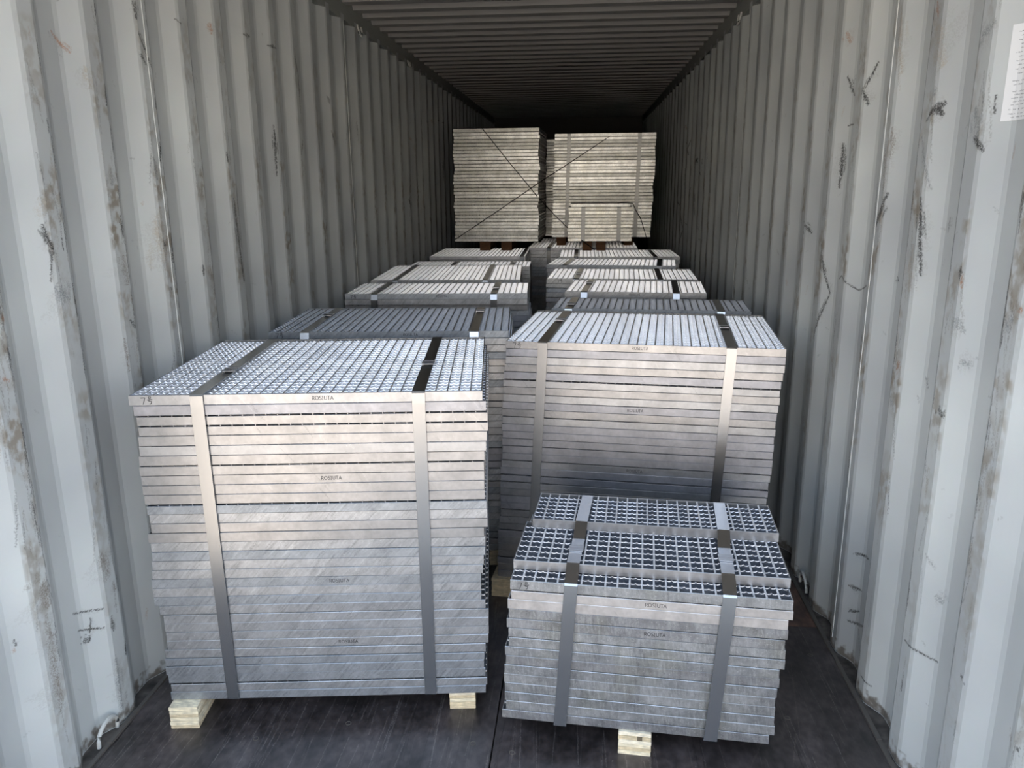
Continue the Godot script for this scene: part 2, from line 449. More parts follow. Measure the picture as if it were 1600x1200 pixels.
# painted corrugated wall: the inner flats are scuffed by cargo; marks are [-z, y, -z, y, width mm, kind]
func wall_material(seed_: int, marks: Array) -> StandardMaterial3D:
	var w := 2048
	var h := 1024
	var sx := w / 4.5
	var sy := h / 2.7
	var small := Image.create(256, 128, false, Image.FORMAT_RGB8)
	var big := noise_bytes(256, 128, 0.02, seed_)
	for i in 256 * 128:
		var g := (big[i] - 128) / 1800.0
		small.set_pixel(i % 256, i / 256, Color(0.755 + g, 0.768 + g, 0.766 + g * 0.9))
	small.resize(w, h, Image.INTERPOLATE_CUBIC)
	var d := small.get_data()
	var fine := noise_bytes(512, 1024, 0.05, seed_ + 1)
	var broad := noise_bytes(512, 1024, 0.012, seed_ + 2, 3)
	var r := RandomNumberGenerator.new()
	r.seed = seed_
	# soiling and scrapes on every inner flat
	for k in range(-2, 16):
		var s0 := RIB0 + PITCH * k - 1.4
		var x0 := int((s0 - 0.008) * sx)
		var x1 := int((s0 + 0.078) * sx)
		var shift := r.randi() % 400
		var level := r.randf_range(0.5, 1.0)
		for y in h:
			var up := 2.7 - y / sy
			var band := exp(-pow((up - 1.35) / 0.62, 2.0)) * 0.9 + 0.22
			for x in range(x0, x1):
				var j := y * 512 + (x + shift) % 512
				var f := float(x - x0) / (x1 - x0)
				var edge := smoothstep(0.0, 0.18, f) * smoothstep(1.0, 0.85, f)
				var s := clampf((broad[j] - 118) / 70.0, 0.0, 1.0) * clampf((fine[j] - 92) / 70.0, 0.0, 1.0) * band * level * edge
				if s > 0.01:
					blend_px(d, w, h, x, y, Color(0.56, 0.525, 0.475), s * 0.95)
		for q in int(44 * level):
			var yy := clampf(r.randfn(1.4, 0.6), 0.05, 2.5)
			var p := Vector2((s0 + r.randf_range(0.0, 0.07)) * sx, (2.7 - yy) * sy)
			var l := r.randf_range(4, 60)
			stroke(d, w, h, p, p + Vector2(r.randf_range(-0.25, 0.25) * l, l), r.randf_range(1, 4), [Color(0.36, 0.34, 0.32), Color(0.50, 0.45, 0.39), Color(0.2, 0.2, 0.2)][r.randi() % 3], r.randf_range(0.15, 0.5), 0.8, r)
		for q in int(26 * level):   # black rubs on the far bend
			var yy := clampf(r.randfn(1.35, 0.55), 0.05, 2.5)
			var p := Vector2((s0 + r.randf_range(0.062, 0.074)) * sx, (2.7 - yy) * sy)
			stroke(d, w, h, p, p + Vector2(r.randf_range(-1, 1), r.randf_range(5, 45)), r.randf_range(1, 4), Color(0.12, 0.12, 0.12), r.randf_range(0.3, 0.85), 0.6, r)
	for q in 240:   # nicks anywhere
		var p := Vector2(r.randf() * w, r.randf() * h)
		stroke(d, w, h, p, p + Vector2(r.randf_range(-8, 8), r.randf_range(-8, 8)), r.randf_range(1, 2), Color(0.3, 0.3, 0.3), r.randf_range(0.1, 0.45), 0.6, r)
	for q in 30:
		var p := Vector2(r.randf() * w, r.randf() * h)
		stroke(d, w, h, p, p + Vector2(r.randf_range(-4, 4), r.randf_range(4, 16)), r.randf_range(2, 5), Color(0.62, 0.46, 0.36), r.randf_range(0.2, 0.5), 0.6, r)
	var ink := [Color(0.09, 0.09, 0.09), Color(0.40, 0.35, 0.30), Color(0.62, 0.38, 0.26), Color(0.66, 0.60, 0.52), Color(0.42, 0.44, 0.45)]
	var alpha := [0.95, 0.65, 0.7, 0.6, 0.7]
	var rag := [0.45, 0.9, 0.5, 0.8, 0.8]
	for m in marks:
		var a := Vector2((m[0] - 1.4) * sx, (2.7 - m[1]) * sy)
		var c := Vector2((m[2] - 1.4) * sx, (2.7 - m[3]) * sy)
		var wide: float = m[4] * 0.001 * sx * (2.4 if m[5] == 3 or m[5] == 1 else 2.0 if m[4] > 3 else 1.3)
		var n := 1 if m[4] < 4 else 4
		for k in n:
			var f0 := 0.0 if k == 0 else r.randf_range(0.0, 0.6)
			var f1 := 1.0 if k == 0 else f0 + r.randf_range(0.15, 0.4)
			var off := Vector2.ZERO if k == 0 else Vector2(r.randf_range(-1.2, 1.2), r.randf_range(-1, 1)) * wide
			stroke(d, w, h, a.lerp(c, f0) + off, a.lerp(c, f1) + off + Vector2(r.randf_range(-1, 1), 0), wide * (1.0 if k == 0 else 0.5), ink[m[5]], alpha[m[5]] * (1.0 if k == 0 else 0.6), rag[m[5]], r)
		stroke(d, w, h, a, c, wide * 3.0 + 2.0, Color(0.50, 0.48, 0.46), 0.22, 0.8, r)
	# grime along the foot
	for y in range(int((2.7 - 0.05) * sy), h):
		for x in w:
			var s := clampf(((y - (2.7 - 0.045) * sy) / (0.03 * sy)) + (fine[(y % 1024) * 512 + x % 512] - 150) / 90.0, 0.0, 1.0)
			if s > 0.02:
				blend_px(d, w, h, x, y, Color(0.38, 0.345, 0.31), s * 0.8)
	var t := StandardMaterial3D.new()
	t.albedo_texture = tex(d, w, h)
	t.roughness = 0.5
	return t


# ---------------------------------------------------------------- surroundings and container
func yard() -> void:
	var b := MB.new()
	b.box(Vector3(-40, -0.4, -50), Vector3(40, -0.19, 40))
	var m := plain(Color(0.63, 0.60, 0.565), 0.9)
	var o := part("yard_ground", b.mesh(), m, self, "structure")
	o.set_meta("label", "pale concrete yard outside the container door")
	# the shed across the yard, whose sunlit front lights the depth of the container
	var s := MB.new()
	s.box(Vector3(-22, -0.19, 17), Vector3(22, 5.2, 17.3))
	s.box(Vector3(-22.3, 5.2, 16.8), Vector3(22.3, 5.45, 17.5))
	var wo := part("shed_wall", s.mesh(), plain(Color(0.89, 0.87, 0.835), 0.85), self, "structure")
	wo.set_meta("label", "sunlit beige shed front across the yard")


# offset of the side wall from its innermost flats, at distance s = -z
func profile(s: float) -> float:
	var t := fposmod(s - RIB0, PITCH)
	if t < 0.070:
		return 0.0
	if t < 0.136:
		return DEEP * (t - 0.070) / 0.066
	if t < 0.215:
		return DEEP
	return DEEP * (PITCH - t) / (PITCH - 0.215)


# the profile's bends between s0 and s1, each rounded by two short facets
func bends(s0: float, s1: float) -> PackedFloat32Array:
	var out := PackedFloat32Array([s0])
	var k := floorf((s0 - RIB0) / PITCH)
	while RIB0 + k * PITCH < s1:
		for e in [0.0, 0.070, 0.136, 0.215]:
			var s: float = RIB0 + k * PITCH + e
			for q in [-0.007, 0.007]:
				if s + q > s0 + 0.002 and s + q < s1 - 0.002:
					out.append(s + q)
		k += 1.0
	out.append(s1)
	return out


func wall_sheet(side: float, s0: float, s1: float, y0: float, y1: float, gap := 0.0, th := 0.003) -> MB:
	var b := MB.new()
	b.uv_mode = 1
	var ss := bends(s0, s1)
	for i in ss.size() - 1:
		var a := Vector3(side * (IN_X - gap + profile(ss[i])), 0, -ss[i])
		var c := Vector3(side * (IN_X - gap + profile(ss[i + 1])), 0, -ss[i + 1])
		var lo := Vector3(0, y0, 0)
		var hi := Vector3(0, y1, 0)
		var out := Vector3(side * th, 0, 0)
		if side < 0:
			b.quad(a + lo, c + lo, c + hi, a + hi)
			b.quad(c + out + lo, a + out + lo, a + out + hi, c + out + hi)
			b.quad(a + hi, c + hi, c + out + hi, a + out + hi)
			b.quad(a + out + lo, c + out + lo, c + lo, a + lo)
		else:
			b.quad(c + lo, a + lo, a + hi, c + hi)
			b.quad(a + out + lo, c + out + lo, c + out + hi, a + out + hi)
			b.quad(c + hi, a + hi, a + out + hi, c + out + hi)
			b.quad(c + out + lo, a + out + lo, a + lo, c + lo)
	return b


func container() -> void:
	var welds := [2.595, 4.843, 7.091, 9.339, 11.587]
	for side in [-1.0, 1.0]:
		var wall := structure("wall_left" if side < 0 else "wall_right")
		wall.set_meta("label", "scuffed pale grey corrugated steel side wall of the container, " + ("opposite the paper notice" if side < 0 else "with the paper notice"))
		var mat: Material = M.wall_left if side < 0 else M.wall_right
		var edges := [-DOOR_Z] + welds + [-END_Z]
		for i in edges.size() - 1:
			part("wall_sheet", wall_sheet(side, edges[i], edges[i + 1], -0.012, 2.60).mesh(), mat, wall)
		for s in welds:   # the upright weld beads between sheets
			var b := MB.new()
			var pts := PackedVector3Array()
			for k in 40:
				pts.append(Vector3(side * (IN_X + profile(s) - 0.0005), 0.03 + k * 0.065, -s + 0.0012 * sin(k * 2.3)))
			b.tube(pts, 0.0015, 5)
			part("weld_seam", b.mesh(), M.weld, wall)
		# top and bottom side rails
		var t := MB.new()
		t.box(Vector3(minf(side * (IN_X + 0.001), side * 1.26), 2.572, END_Z), Vector3(maxf(side * (IN_X + 0.001), side * 1.26), 2.70, DOOR_Z))
		var tr := part("trim_1" if side < 0 else "trim_2", t.mesh(), M.rail, self, "structure")
		tr.set_meta("label", "square steel top rail above the corrugated wall")
		var l := MB.new()
		l.box(Vector3(minf(side * 1.153, side * 1.26), -0.16, END_Z), Vector3(maxf(side * 1.153, side * 1.26), -0.002, DOOR_Z))
		var lr := part("trim_3" if side < 0 else "trim_4", l.mesh(), M.ledge, self, "structure")
		lr.set_meta("label", "dirty steel bottom rail shelf between floor and corrugated wall")
		var a := MB.new()
		var jag := RandomNumberGenerator.new()
		jag.seed = 5 + int(side)
		var z := DOOR_Z
		while z > -6.0:
			var z2 := z - jag.randf_range(0.05, 0.22)
			var w := jag.randf_range(0.0, 0.003)
			a.box(Vector3(minf(side * (1.146 - w), side * 1.158), -0.01, z2), Vector3(maxf(side * (1.146 - w), side * 1.158), 0.005 + jag.randf_range(0, 0.003), z))
			z = z2
		a.box(Vector3(minf(side * 1.146, side * 1.158), -0.01, END_Z), Vector3(maxf(side * 1.146, side * 1.158), 0.006, z))
		var ar := part("baseboard_left" if side < 0 else "baseboard_right", a.mesh(), M.angle, self, "structure")
		ar.set_meta("label", "bent steel angle strip along the edge of the plywood floor")
		# corner post at the door
		var p := MB.new()
		p.box(Vector3(minf(side * (IN_X + 0.002), side * 1.27), -0.16, DOOR_Z), Vector3(maxf(side * (IN_X + 0.002), side * 1.27), 2.83, DOOR_Z + 0.12))
		part("trim_5" if side < 0 else "trim_6", p.mesh(), M.rail, self, "structure").set_meta("label", "steel corner post of the container door frame")
	var hd := MB.new()
	hd.box(Vector3(-IN_X, 2.60, DOOR_Z - 0.02), Vector3(IN_X, 2.83, DOOR_Z + 0.12))
	part("trim_7", hd.mesh(), M.rail, self, "structure").set_meta("label", "steel door header of the container")
	var si := MB.new()
	si.box(Vector3(-IN_X, -0.16, DOOR_Z), Vector3(IN_X, -0.004, DOOR_Z + 0.12))
	part("trim_8", si.mesh(), M.rail, self, "structure").set_meta("label", "steel door sill of the container")
	# roof: corrugated across
	var ceil := structure("ceiling")
	ceil.set_meta("label", "corrugated pale grey steel roof of the container")
	var rp := 0.2235
	var s := -DOOR_Z
	var first := true
	while s < -END_Z:
		var b := MB.new()
		var e := minf(s + rp * 5, -END_Z)
		var pts := PackedVector2Array()
		var q := s
		while q < e - 0.001:
			for f in [[0.0, 2.664], [0.088, 2.664], [0.106, 2.689], [0.2055, 2.689]]:
				if q + f[0] < e:
					pts.append(Vector2(q + f[0], f[1]))
			q += rp
		pts.append(Vector2(e, 2.664))
		for i in pts.size() - 1:
			var a := pts[i]
			var c := pts[i + 1]
			var x := IN_X + 0.03
			b.quad(Vector3(-x, a.y, -a.x), Vector3(-x, c.y, -c.x), Vector3(x, c.y, -c.x), Vector3(x, a.y, -a.x))
			b.quad(Vector3(-x, a.y + 0.003, -a.x), Vector3(x, a.y + 0.003, -a.x), Vector3(x, c.y + 0.003, -c.x), Vector3(-x, c.y + 0.003, -c.x))
		part("roof_sheet", b.mesh(), M.roof, ceil)
		s = e
		first = false
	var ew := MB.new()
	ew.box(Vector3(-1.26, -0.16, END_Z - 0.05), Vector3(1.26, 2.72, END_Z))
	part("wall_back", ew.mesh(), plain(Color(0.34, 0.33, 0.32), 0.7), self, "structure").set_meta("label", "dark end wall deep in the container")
	# floor boards
	var floor_ := structure("floor")
	floor_.set_meta("label", "dark scuffed plywood container floor in long boards")
	var cuts := [[-1.1465, -0.0018, [-DOOR_Z, 3.35, 5.75, 8.15, 10.55, -END_Z], "L"], [0.0018, 1.1465, [-DOOR_Z, 2.706, 5.10, 7.5, 9.9, -END_Z], "R"]]
	for c in cuts:
		for i in c[2].size() - 1:
			var b := MB.new()
			b.uv_mode = 2
			b.bar_z(c[0], c[1], -0.028, 0.0, -c[2][i + 1] + 0.0015, -c[2][i] - 0.0015, 0.0012)
			var m: Material = M.floor
			if i == 0:
				m = M.floor_left if c[3] == "L" else M.floor_right
			elif i == 1 and c[3] == "R":
				m = M.floor_red
			part("floor_board", b.mesh(), m, floor_)
	var sub := MB.new()
	sub.box(Vector3(-1.15, -0.16, END_Z), Vector3(1.15, -0.032, DOOR_Z))
	part("cross_members", sub.mesh(), M.ledge, floor_)
	for q in [[-0.395, -2.19], [-0.46, -2.04], [0.905, -2.17], [0.92, -2.44], [1.07, -2.52], [-0.06, -1.98], [0.06, -1.95], [-0.72, -1.95]]:
		var b := MB.new()
		var ring := PackedVector3Array()
		for k in 13:
			ring.append(Vector3(cos(TAU * k / 12) * 0.008, 0.0002, sin(TAU * k / 12) * 0.008))
		b.tube(ring, 0.0012, 5)
		var o := part("floor_screw", b.mesh(), M.angle, floor_)
		o.position = Vector3(q[0], 0, q[1])


# ---------------------------------------------------------------- grating panels
func cells_of(l: float) -> int:
	return int(roundf(l / CELL))


func band_parts(w: float, d: float, h: float) -> Array:   # [mesh of the long bands, mesh of the side bands]
	var key := "band %.3f %.3f %.4f" % [w, d, h]
	if not cache.has(key):
		var a := MB.new()
		a.bar_x(-w / 2, w / 2, 0, h, -0.0016, 0.0016, 0.0011)
		var b := MB.new()
		b.bar_z(-0.0016, 0.0016, 0, h, -d / 2 + 0.0017, d / 2 - 0.0017, 0.0007)
		cache[key] = [a.mesh(), b.mesh(), a, b]
	return cache[key]


func grid(w: float, d: float, h: float, toothed := false) -> MB:
	var key := "grid %.3f %.3f %.4f %s" % [w, d, h, toothed]
	if not cache.has(key):
		var b := MB.new()
		var nx := cells_of(w)
		var nz := cells_of(d)
		for i in range(1, nx):
			var x := -w / 2 + w * i / nx
			var rw := 0.0028 if toothed else 0.0011
			b.bar_z(x - rw, x + rw, h - 0.006, h, -d / 2 + 0.0012, d / 2 - 0.0012, rw * 0.4)
		for i in range(1, nz):
			var z := -d / 2 + d * i / nz
			if toothed:
				b.serrated(-w / 2 + 0.001, w / 2 - 0.001, h, z, 0.0034, nx, 4, 0.3)
				continue
			b.prism(PackedVector2Array([Vector2(z - 0.002, 0), Vector2(z + 0.002, 0), Vector2(z + 0.002, h - 0.0045), Vector2(z + 0.0012, h - 0.0018), Vector2(z - 0.0005, h - 0.0004), Vector2(z - 0.002, h - 0.002)]), Vector3.ZERO, Vector3(0, 0, 1), Vector3.UP, Vector3(w / 2 - 0.001, 0, 0), Vector3(-w / 2 + 0.001, 0, 0))
		cache[key] = b
		
	return cache[key]


func grid_mesh(w: float, d: float, h: float, toothed: bool) -> Mesh:
	var key := "mesh %.3f %.3f %.4f %s" % [w, d, h, toothed]
	if not cache.has(key):
		cache[key] = grid(w, d, h, toothed).mesh()
	return cache[key]


# detail 2: every bar its own part; 1: bands as parts, bars joined; 0: one mesh
func panel(x: Transform3D, w: float, d: float, pitch: float, gap: float, detail: int, mat: Material, top_mat: Material = null) -> Node3D:
	var h := pitch - gap
	if detail == 0:
		var key := "whole %.3f %.3f %.4f %.4f" % [w, d, pitch, gap]
		if not cache.has(key):
			var b := MB.new()
			var bp0 := band_parts(w, d, h)
			b.add(bp0[2], Transform3D(Basis(), Vector3(0, 0, d / 2 - 0.0016)))
			b.add(bp0[2], Transform3D(Basis(), Vector3(0, 0, -d / 2 + 0.0016)))
			b.add(bp0[3], Transform3D(Basis(), Vector3(-w / 2 + 0.0016, 0, 0)))
			b.add(bp0[3], Transform3D(Basis(), Vector3(w / 2 - 0.0016, 0, 0)))
			b.add(grid(w, d, pitch - 0.0003), Transform3D())
			cache[key] = b.mesh()
		var o := part("grating_panel", cache[key], mat, self)
		o.transform = x
		return o
	var root := base("grating_panel", x)
	var bp := band_parts(w, d, h)
	part("edge_band", bp[0], mat, root).position = Vector3(0, 0, d / 2 - 0.0016)
	part("edge_band", bp[0], mat, root).position = Vector3(0, 0, -d / 2 + 0.0016)
	part("edge_band", bp[1], mat, root).position = Vector3(-w / 2 + 0.0016, 0, 0)
	part("edge_band", bp[1], mat, root).position = Vector3(w / 2 - 0.0016, 0, 0)
	var tm: Material = top_mat if top_mat else mat
	if detail == 1:
		part("crossing_bars", grid_mesh(w, d, pitch - 0.0003, top_mat != null), tm, root, "stuff")
		return root
	var nx := cells_of(w)
	var nz := cells_of(d)
	var key2 := "bars %.3f %.3f %.4f" % [w, d, h]
	if not cache.has(key2):
		var sb := MB.new()
		sb.serrated(-w / 2 + 0.002, w / 2 - 0.002, h, 0, 0.0034, nx)
		var rod := MB.new()
		rod.bar_z(-0.0026, 0.0026, h - 0.0058, h - 0.0004, -d / 2 + 0.001, d / 2 - 0.001, 0.0014)
		cache[key2] = [sb.mesh(), rod.mesh()]
	for i in range(1, nz):
		part("bearing_bar", cache[key2][0], tm, root).position = Vector3(0, 0, -d / 2 + d * i / nz)
	for i in range(1, nx):
		part("cross_bar", cache[key2][1], M.step_rods if tm == M.step_bars else tm, root).position = Vector3(-w / 2 + w * i / nx, 0, 0)
	return root


# printed maker's word on a panel's front band
func lettering(p: Node3D, x: float, w: float, d: float, h: float) -> void:
	if not cache.has("word"):
		var t := TextMesh.new()
		t.text = "ROSIUTA"
		var f := SystemFont.new()
		f.font_names = PackedStringArray(["Droid Sans"])
		t.font = f
		t.font_size = 32
		t.pixel_size = 0.00047
		t.depth = 0.0005
		t.horizontal_alignment = HORIZONTAL_ALIGNMENT_CENTER
		t.vertical_alignment = VERTICAL_ALIGNMENT_CENTER
		cache["word"] = t
	part("printed_lettering", cache["word"], M.ink, p).position = Vector3(x, h * 0.5, d / 2 + 0.0002)


# marker-pen number on a panel's front band
func handwriting(p: Node3D, x: float, d: float, scale_: float) -> void:
	if not cache.has("pen"):
		var b := MB.new()
		for line in [[[0, 2.0], [1.25, 2.05], [0.55, 0]], [[2.35, 2.35], [3.0, 2.4], [2.9, 1.8], [2.4, 1.75], [2.35, 2.35]], [[1.9, 1.35], [3.4, 1.45]], [[2.5, 1.4], [2.35, 0.95], [3.1, 0.9], [3.0, 0.2], [2.55, 0.05]]]:
			for i in line.size() - 1:
				var a := Vector3(line[i][0], line[i][1], 0) * 0.01
				var c := Vector3(line[i + 1][0], line[i + 1][1], 0) * 0.01
				var u := (c - a).normalized()
				var s := Vector3(-u.y, u.x, 0) * 0.0010
				var e := u * 0.0007
				b.prism(PackedVector2Array([Vector2(0, 0), Vector2(1, 0), Vector2(1, 1), Vector2(0, 1)]), a - e - s, c - a + e * 2, s * 2, Vector3.ZERO, Vector3(0, 0, 0.0003))
		cache["pen"] = b.mesh()
	var o := part("marker_writing", cache["pen"], M.ink, p)
	o.position = Vector3(x, 0.004, d / 2)
	o.scale = Vector3(scale_, scale_, 1)


# a bundle: fl = front left top corner (x, z); lean = shift of the lowest panel (x, z)
func bundle(called: String, fl: Vector2, yaw: float, w: float, d: float, y0: float, y1: float, n: int, shown: int, detail: int, top_detail: int, mats: Callable, straps: Array, lean := Vector2.ZERO, words := {}, pen := -1.0, jit := 0.006) -> Array:
	var turn := Basis(Vector3.UP, deg_to_rad(yaw))
	var corner := Vector3(fl.x, 0, fl.y)
	var pitch := (y1 - y0) / n
	var out := []
	var drift := 0.0
	for i in n:
		var f := float(i) / maxf(1.0, n - 1)
		drift = clampf(drift * 0.75 + rng.randf_range(-1, 1) * jit, -1.6 * jit, 1.6 * jit) if i > 0 else 0.0
		var gap: float = [0.0008, 0.0010, 0.0015, 0.0026, 0.0044, 0.0012, 0.0018][rng.randi() % 7] + (0.0042 if called.contains("upper") or called.contains("between") else 0.0) if i > 0 else 0.0008
		var c := corner + turn * Vector3(w / 2 + drift, 0, -d / 2 - (absf(rng.randf_range(-1, 1)) * 0.0035 if i > 0 else 0.0)) + Vector3(lean.x * f, 0, lean.y * f)
		c.y = y1 - pitch * (i + 1)
		var x := Transform3D(turn * Basis(Vector3.UP, rng.randf_range(-0.002, 0.002)), c)
		if i < shown:
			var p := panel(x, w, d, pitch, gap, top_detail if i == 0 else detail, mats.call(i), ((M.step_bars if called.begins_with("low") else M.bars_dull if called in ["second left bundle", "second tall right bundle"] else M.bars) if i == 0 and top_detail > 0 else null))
			tag(p, "galvanised steel grating panel, %s of the %s" % [ORD[i] if i == 0 else ORD[i] + " from the top", called], "grating", "grating panels of the " + called)
			if words.has(i):
				lettering(p, words[i], w, d, pitch - gap)
			if i == 0 and pen >= 0.0:
				handwriting(p, -w / 2 + pen, d, 0.9)
			out.append(p)
		else:
			rest.append(x * Transform3D(Basis.from_scale(Vector3(w, pitch / 0.03, d)), Vector3.ZERO))
	var k := 0
	for s in straps:   # [distance from the left edge, depth of the seal]
		var lx := Vector3(lean.x, 0, lean.y)
		loop_strap(Transform3D(turn, corner), s[0], d, y0, y1, turn.inverse() * lx, s[1], called, k, straps.size())
		k += 1
	return out


func ribbon(path: PackedVector3Array, half: float, th: float) -> MB:   # closed band, path runs front, top, back; half-width along x
	var b := MB.new()
	var k := path.size()
	for i in k - 1:
		var a := path[i]
		var c := path[i + 1]
		var dir := (c - a).normalized()
		var nn := Vector3(1, 0, 0).cross(dir).normalized()   # outwards
		var x := Vector3(half, 0, 0)
		var o := -nn * th
		b.quad(a - x, a + x, c + x, c - x)
		b.quad(a + x + o, a - x + o, c - x + o, c + x + o)
		b.quad(a + x, a + x + o, c + x + o, c + x)
		b.quad(a - x + o, a - x, c - x, c - x + o)
	return b


# a steel strap right round a bundle, front to back, with its crimped seal on top
func loop_strap(x: Transform3D, at: float, d: float, y0: float, y1: float, lean: Vector3, seal: float, called: String, k: int, count: int) -> void:
	var e := 0.005
	var r := 0.004
	var lx := lean.x
	var lz := lean.z
	var slack := 0.0 if called.contains("front") or called.contains("upper") else 0.0085   # less tight: it bows out below the edge
	var pts := PackedVector3Array([Vector3(at + lx, y0 - 0.001, e - r + lz), Vector3(at + lx, y0 + r, e + lz), Vector3(at + lx * 0.5, lerpf(y0, y1, 0.5), e + lz * 0.5), Vector3(at, y1 - 0.034, e + slack), Vector3(at, y1 - r, e), Vector3(at, y1 + 0.0008, e - r), Vector3(at, y1 + 0.0008, -d - e + r), Vector3(at, y1 - r, -d - e), Vector3(at + lx, y0 + r, -d - e + lz), Vector3(at + lx, y0 - 0.001, -d - e + r + lz), Vector3(at + lx, y0 - 0.001, e - r + lz)])
	# sheared pieces run a little sideways; the band follows
	var root := base("steel_strap", x)
	tag(root, strap_label(called, k, count), "strap", "steel straps round the grating bundles")
	part("strap_band", ribbon(pts, 0.018, 0.0009).mesh(), M.strap_dull if called.contains("upper") else M.strap, root)
	if seal > 0.0:
		var b := MB.new()
		b.bar_z(-0.0205, 0.0205, 0.0, 0.0028, -0.022, 0.022, 0.0008)
		b.bar_x(-0.021, 0.021, 0.0, 0.0036, -0.014, -0.011, 0.0004)
		b.bar_x(-0.021, 0.021, 0.0, 0.0036, 0.010, 0.013, 0.0004)
		var tail := PackedVector3Array([Vector3(0.004, 0.002, 0.022), Vector3(0.003, 0.005, 0.032), Vector3(0.0, 0.009, 0.040)])
		b.add(ribbon(PackedVector3Array([tail[2], tail[1], tail[0]]), 0.018, 0.0009), Transform3D())
		part("seal", b.mesh(), M.seal, root).position = Vector3(at, y1 + 0.001, -seal)


func strap_label(called: String, k: int, count: int) -> String:
	if count == 1:
		return "flat steel strap round the " + called
	return "flat steel strap round the %s, %s of its pair" % [called, "left" if k == 0 else "right"]


func bearer(x: Transform3D, w: float, h: float, l: float, mats: Array, label: String) -> void:
	var root := base("wooden_bearer", x)
	tag(root, label, "wooden block", "wooden bearers under the bundles")
	var n := 6
	for i in n:
		var b := MB.new()
		var a := rng.randf_range(-0.0012, 0.0012)
		var e := rng.randf_range(-0.0022, 0.0015)
		b.bar_z(-w / 2 + a, w / 2 + a, h * i / n, h * (i + 1) / n - 0.0006, -l, e, 0.0014)
		part("ply", b.mesh(), mats[rng.randi() % mats.size()], root)


func bundles() -> void:
	var clean := func(_i: int) -> Material: return M.clean[rng.randi() % 3]
	var front := func(i: int) -> Material: return (M.clean if i < 11 or (i < 15 and rng.randf() < 0.5) else M.streaky)[rng.randi() % 3]
	var mixed := func(_i: int) -> Material: return (M.clean if rng.randf() < 0.4 else M.streaky)[rng.randi() % 3]
	# left row, from the door inwards
	bundle("front left bundle", Vector2(-0.998, -1.977), 6.5, 0.978, 0.80, 0.076, 1.067, 33, 33, 1, 2, front, [[0.187, 0.30], [0.800, 0.36]], Vector2(-0.004, -0.03), {0: 0.045, 8: 0.05, 19: 0.065, 26: 0.06}, 0.034, 0.009)
	bearer(Transform3D(Basis(Vector3.UP, deg_to_rad(6.5)), Vector3(-0.957, 0, -1.978)), 0.087, 0.0755, 0.80, M.wood, "pale plywood bearer under the outer edge of the front left bundle")
	bearer(Transform3D(Basis(Vector3.UP, deg_to_rad(6.5)), Vector3(-0.114, 0, -2.137)), 0.082, 0.0755, 0.72, M.wood, "pale plywood bearer under the inner edge of the front left bundle")
	bundle("second left bundle", Vector2(-1.024, -3.03), 4.5, 0.98, 0.63, 0.076, 1.05, 33, 33, 1, 2, mixed, [[0.150, 0.42], [0.840, 0.52]], Vector2(0.012, 0.0), {0: 0.09}, 0.03, 0.009)
	bearers("second left bundle", Vector2(-1.024, -3.03), 4.5, 0.98, 0.63, 0.0755)
	bundle("third left bundle", Vector2(-1.05, -4.18), 3.0, 1.005, 0.51, 0.0, 1.05, 34, 9, 0, 1, mixed, [[0.163, 0.2], [0.820, 0.25]], Vector2.ZERO, {0: 0.03}, 0.03, 0.012)
	bundle("fourth left bundle", Vector2(-1.12, -4.98), 3.5, 0.972, 0.99, 0.0, 1.03, 34, 6, 0, 1, mixed, [[0.16, 0.0], [0.745, 0.0]], Vector2(0.035, 0), {}, -1, 0.003)
	bundle("fifth left bundle", Vector2(-1.12, -6.08), 2.0, 0.963, 0.47, 0.0, 1.006, 33, 4, 0, 1, mixed, [[0.34, 0.0], [0.82, 0.0]], Vector2.ZERO, {}, -1, 0.004)
	bundle("sixth left bundle", Vector2(-1.065, -6.70), 1.0, 0.83, 0.92, 0.0, 1.033, 34, 3, 0, 1, mixed, [[0.80, 0.0]], Vector2.ZERO, {}, -1, 0.004)
	# right row
	bundle("tall front right bundle", Vector2(-0.035, -2.868), -6.0, 1.008, 0.75, 0.078, 1.055, 33, 33, 1, 2, clean, [[0.140, 0.5], [0.822, 0.42]], Vector2(-0.045, 0.0), {0: -0.005, 8: 0.0, 16: 0.01}, 0.028, 0.003)
	bearers("tall front right bundle", Vector2(-0.10, -2.84), -6.0, 1.03, 0.75, 0.0775)
	bundle("second tall right bundle", Vector2(0.105, -3.72), -5.0, 0.925, 0.36, 0.0, 1.05, 34, 3, 0, 1, mixed, [[0.08, 0.14], [0.79, 0.0]])
	bundle("third tall right bundle", Vector2(0.156, -4.325), -5.0, 0.765, 0.565, 0.0, 1.05, 34, 4, 0, 1, mixed, [[0.105, 0.4], [0.605, 0.0]], Vector2.ZERO, {0: 0.0}, -1)
	bundle("fourth tall right bundle", Vector2(0.022, -5.025), -3.0, 0.953, 0.64, 0.0, 1.04, 34, 8, 0, 1, mixed, [[0.19, 0.3], [0.72, 0.0]], Vector2.ZERO, {}, 0.07)
	bundle("fifth tall right bundle", Vector2(-0.018, -5.93), -6.0, 0.957, 0.53, 0.0, 1.04, 34, 4, 0, 1, mixed, [[0.14, 0.0], [0.835, 0.0]])
	bundle("sixth tall right bundle", Vector2(0.058, -6.60), 0.0, 0.997, 0.72, 0.0, 1.04, 34, 4, 0, 1, mixed, [[0.14, 0.0], [0.795, 0.0]])
	bundle("seventh tall right bundle", Vector2(-0.27, -7.56), -1.0, 1.04, 0.80, 0.0, 1.04, 34, 15, 0, 1, mixed, [[0.20, 0.0]], Vector2.ZERO, {}, -1, 0.008)
	bundle("farthest right bundle", Vector2(-0.22, -8.60), 0.0, 1.0, 0.95, 0.0, 1.0, 33, 1, 0, 1, mixed, [])


